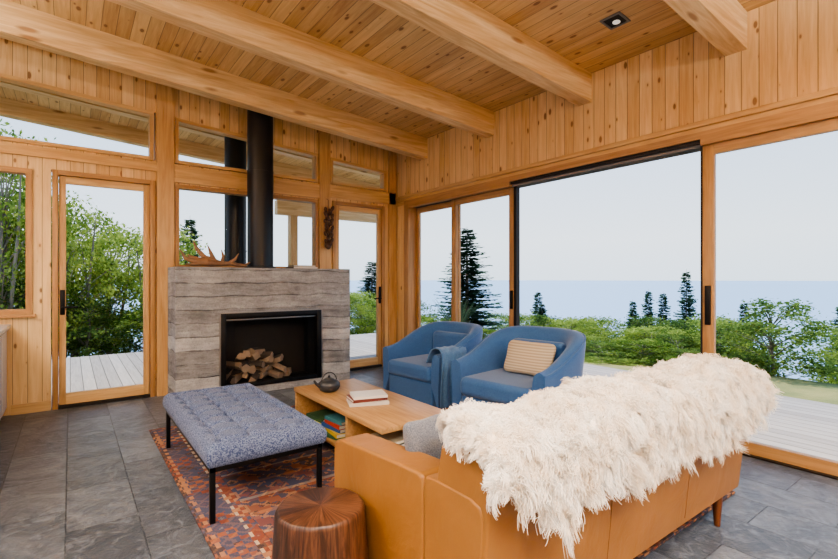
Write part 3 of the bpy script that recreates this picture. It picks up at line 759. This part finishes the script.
for i in range(g-1):
    for j in range(g-1): F.append((i*g+j,(i+1)*g+j,(i+1)*g+j+1,i*g+j+1))
b=MB(); b.add(V,F,gm_,True); b.obj('ground')
sea=NT('hazy_lake_water'); sea.bump(sea.noise(sea.obj(),.05,3),.1,1); seam=sea.fin(srgb(152,180,208),.6,spec=.3)
b=MB(); b.add([(-20000,-20000,-45),(20000,-20000,-45),(20000,20000,-45),(-20000,20000,-45)],[(0,1,2,3)],seam); b.obj('lake')

def treemesh(name,seed,ncl=80,nl=120,leafs=.02,bush=False,sp=.045,mat='leaf'):
    r=np.random.RandomState(seed); b=MB()
    stems=[(0,0)] if bush else [(0,0),(.12,.05),(-.10,.08),(.03,-.12)]
    for (sx,sy) in stems: b.tube([(sx*.3,sy*.3,0),(sx*.8+.01,sy*.8,.3),(sx*1.1-.01,sy*1.1+.02,.6),(sx*1.3,sy*1.3,.88)],[.013,.010,.007,.002],M['bark'],8)
    C=[]
    for i in range(ncl):
        z=r.uniform(.06 if bush else .12,.97); w=.36*math.sin(math.pi*min(1,(z-.02)/1.02)**.8)**.6+.03
        a=r.uniform(0,6.28); q=w*math.sqrt(r.uniform(.1,1))*(1+.25*math.sin(3*a+seed)); C.append((q*math.cos(a),q*math.sin(a),z))
    for (x,y,z) in C[::2]:
        b.tube([(0,0,max(.02,z-.25)),(x*.5,y*.5,z-.1),(x,y,z)],[.005,.003,.001],M['bark'],5)
    V=[];F=[]
    for (x,y,z) in C:
        n=r.randint(nl//2,nl)
        P=r.normal(0,sp,(n,3))*np.array([1,1,.8])+np.array([x,y,z]); P[:,2]=np.clip(P[:,2],.01,1.03)
        A=r.normal(0,1,(n,3)); A/=np.linalg.norm(A,axis=1)[:,None]; B=r.normal(0,1,(n,3)); B-=A*(A*B).sum(1)[:,None]; B/=np.linalg.norm(B,axis=1)[:,None]
        sz=leafs*r.uniform(.6,1.2,(n,1))
        for k in range(n):
            o=len(V); p=P[k];aa=A[k]*sz[k];bb=B[k]*sz[k]*.6
            V+= [p-aa,p+bb,p+aa,p-bb]; F.append((o,o+1,o+2,o+3))
    b.add([tuple(v) for v in V],F,M[mat],False)
    me=b.obj(name,recalc=False); m=me.data; bpy.data.objects.remove(me); return m
T1=treemesh('alder_mesh_a',1,96,105,.0128,False,.038); T2=treemesh('alder_mesh_b',2,92,105,.0128,False,.038)
B1=treemesh('shrub_mesh_a',3,80,110,.015,True,.044,'leaf2'); B2=treemesh('shrub_mesh_b',4,76,115,.015,True,.044,'leaf')
def spruce(seed):
    r=np.random.RandomState(seed); b=MB(); b.tube([(0,0,0),(0,0,.5),(0,0,1)],[.014,.008,.001],M['bark'],8)
    V=[];F=[]
    for L in range(52):
        z=.06+.925*(L/52)**.93; R=(.17*(1-z)**.8+.012)*r.uniform(.75,1.15)
        nb=12 if z<.8 else 8
        for k in range(nb):
            a=r.uniform(0,6.28); rr=R*r.uniform(.5,1.2); ns=max(4,int(rr/.011))
            ca,sa=math.cos(a),math.sin(a); dz=r.uniform(.15,.4); zj=z+r.uniform(-.01,.01)
            for s in range(1,ns+1):
                t=s/ns; q=rr*t; zz=zj-dz*q+ .25*q*t
                for sd in (-1,1):
                    ln=.025*(1.15-t*.6)*r.uniform(.6,1.2); p=np.array([ca*q,sa*q,zz]); dv=np.array([-sa*sd*.8+ca*.6,ca*sd*.8+sa*.6,r.uniform(-.6,.15)]); w=np.array([ca,sa,.25])*.0064
                    o=len(V); V+=[p-w,p+w,p+dv*ln+w*.6,p+dv*ln-w*.6]; F.append((o,o+1,o+2,o+3))
    b.add([tuple(v) for v in V],F,M['needle'],False)
    me=b.obj('s',recalc=False); m=me.data; bpy.data.objects.remove(me); return m
S1=spruce(5); S2=spruce(6)
rr_=random.Random(11)
def plant(kind,name,x,y,top,w):
    z=gz(x,y)-.1; H=top-z; o=bpy.data.objects.new(name,kind); o.location=(x,y,z)
    o.scale=(w,w,H); o.rotation_euler=(0,0,rr_.uniform(0,6.28)); COL.objects.link(o)
A='alder_tree';U='shrub';P_='spruce_tree'
for k,n,x,y,t,w in [
 (T1,A,-1.1,12.4,4.3,3.6),(T2,A,-2.6,13.5,4.8,4),(T2,A,-.1,13.0,3.3,3.4),(T1,A,.8,14.0,2.7,3.6),(T2,A,1.75,13.2,2.8,3.4),(B1,U,.3,12.4,.9,2.6),(B2,U,1.4,12.3,.7,2.6),(B1,U,-1.0,12.4,1.3,2.6),
 (T1,A,-.7,15.5,3.6,4),(T1,A,-1.7,14.6,4.2,4),(B2,U,2.4,12.4,1.0,2.6),(T2,A,.2,16.5,3.2,4),
 (B1,U,2.7,14.5,1.4,3.2),(S1,P_,4.12,21.9,4.1,8.0),(B2,U,4.4,15,1.4,3.2),(B1,U,6.3,15.5,1.6,3.2),(B2,U,6.8,12.8,.9,2.8),(B1,U,5.2,12.9,.9,2.8),(S2,P_,9.35,15.5,2.1,6),
 (B2,U,8.05,10.9,.3,2.4),(S1,P_,12.3,13.3,3.4,8.6),(S2,P_,20.9,16.8,.75,5.6),(B1,U,10.6,9.0,-.0,2.8),(B2,U,12.0,8.4,.15,2.8),(B1,U,13.6,7.2,.25,2.8),(B2,U,12.6,6.3,.05,2.8),(B2,U,10.6,7.9,-.3,2.6),(B1,U,12.0,5.4,-.05,2.6),
 (B1,U,10.6,6.6,-.25,2.6),(B2,U,11.0,5.7,-.1,2.4),(B1,U,11.2,4.7,-.25,2.4),(B2,U,9.7,9.9,-.1,2.4),(B1,U,9.6,7.2,-.45,2.2),(B2,U,9.9,6.0,-.45,2.2),
 (S1,P_,21.2,9.1,1.8,5.0),(S2,P_,20.4,9.7,.85,4.4),(B1,U,12.3,3.5,.9,3.2),(B2,U,12.8,4.7,.35,2.6),(S2,P_,18.5,3.5,.7,5.0),(B2,U,16.6,3.1,.0,3.4),(B1,U,9.4,11.4,.1,2.6),(B2,U,16,11,-.2,4),(B1,U,17,8,-.1,4),(B1,U,16.5,5.6,.0,3.4),(B2,U,15,13.5,-.1,4),
 (B1,U,17.5,1.2,.0,4),(T1,A,-4.5,14.5,5,4.2),(B2,U,8,14,.9,3.4),(B1,U,11,15,.5,3.6),(B1,U,20,13,-.8,5),(B2,U,22,10,-.7,5),(B2,U,14.8,9.4,.0,3),(B1,U,13.8,10.6,.05,3),(B2,U,18.5,7.0,-.0,3.6),(S1,P_,24,13,.3,5),
 (S1,P_,17.0,9.2,.3,4.0),(S2,P_,19.2,6.3,.6,4.0),(S1,P_,15.2,12.0,.4,4.0),(S2,P_,22.5,11.4,.9,4.6)]:
    plant(k,n,x,y,t,w)
b=MB(); r=random.Random(4)
for i in range(70):
    a=r.uniform(0,6.28); l=r.uniform(.4,.65); q=r.uniform(.3,1)
    p0=Vector((6.1,6.9,-.06+.32)); tip=p0+Vector((math.cos(a)*q*l,math.sin(a)*q*l,l*1.1)); mid_=p0.lerp(tip,.5)+Vector((0,0,.06))
    b.tube([p0,mid_,tip],[.01,.014,.002],M['needle'],4,.3)
b.lathe([(.13,0),(.17,.3),(.18,.3),(.18,.32),(.15,.32)],(6.1,6.9,-.06),M['track'],20)
b.obj('potted_yucca')

# ---------------- lights ----------------
w=bpy.data.worlds.new('World'); S.world=w; w.use_nodes=True; t=w.node_tree; bg=t.nodes['Background']
tc=t.nodes.new('ShaderNodeTexCoord'); sp=t.nodes.new('ShaderNodeSeparateXYZ'); rp=t.nodes.new('ShaderNodeValToRGB')
t.links.new(tc.outputs['Generated'],sp.inputs[0]); t.links.new(sp.outputs[2],rp.inputs[0]); t.links.new(rp.outputs[0],bg.inputs[0])
E=rp.color_ramp.elements; E[0].position=0; E[0].color=srgb(214,227,240); E[1].position=1; E[1].color=srgb(110,160,222)
x=E.new(.08); x.color=srgb(224,233,243); x=E.new(.4); x.color=srgb(176,203,238)
bg.inputs[1].default_value=2.0
sun=bpy.data.lights.new('sun','SUN'); sun.energy=5.2; sun.angle=.01; sun.color=(1,.95,.86)
so=bpy.data.objects.new('sun',sun); COL.objects.link(so)
d=Vector((.32,.45,1)).normalized(); so.rotation_euler=d.to_track_quat('Z','Y').to_euler()
for i,(x,y) in enumerate([(-1.6,-1.0),(1.2,-1.0),(-2.2,1.6),(-2.2,4.2),(3.0,-1.2),(0.0,.0)]):  # invented fill lights with housings, added out of view to brighten the interior
    z=zc(x)-.7
    b=MB(); b.box(x-.6,x+.6,y-.25,y+.25,z-.045,z-.01,M['black'],.004); b.tube([(x-.5,y,z-.01),(x-.5,y,zc(x-.5))],[.003]*2,M['black'],6); b.tube([(x+.5,y,z-.01),(x+.5,y,zc(x+.5))],[.003]*2,M['black'],6)
    b.obj('unseen_fill_fixture')
    for nm,en,dz,rx in (('fill_up',170,0,math.pi),('fill_down',62,-.05,0)):
        l=bpy.data.lights.new(nm,'AREA'); l.shape='RECTANGLE'; l.size=1.15; l.size_y=.45; l.energy=en; l.color=(.96,.97,1)
        lo=bpy.data.objects.new(nm,l); lo.location=(x,y,z+dz); lo.rotation_euler=(rx,0,0); COL.objects.link(lo)

cam=bpy.data.cameras.new('cam'); cam.sensor_width=36; cam.lens=36*465/838; cam.clip_end=50000; cam.clip_start=.05
co=bpy.data.objects.new('camera',cam); co.location=(0,0,1.35); co.rotation_euler=(math.radians(90),0,-math.atan2(.6,.8)); COL.objects.link(co)
S.camera=co
try: S.view_settings.look='AgX - Medium High Contrast'
except Exception as ex_: print(ex_)
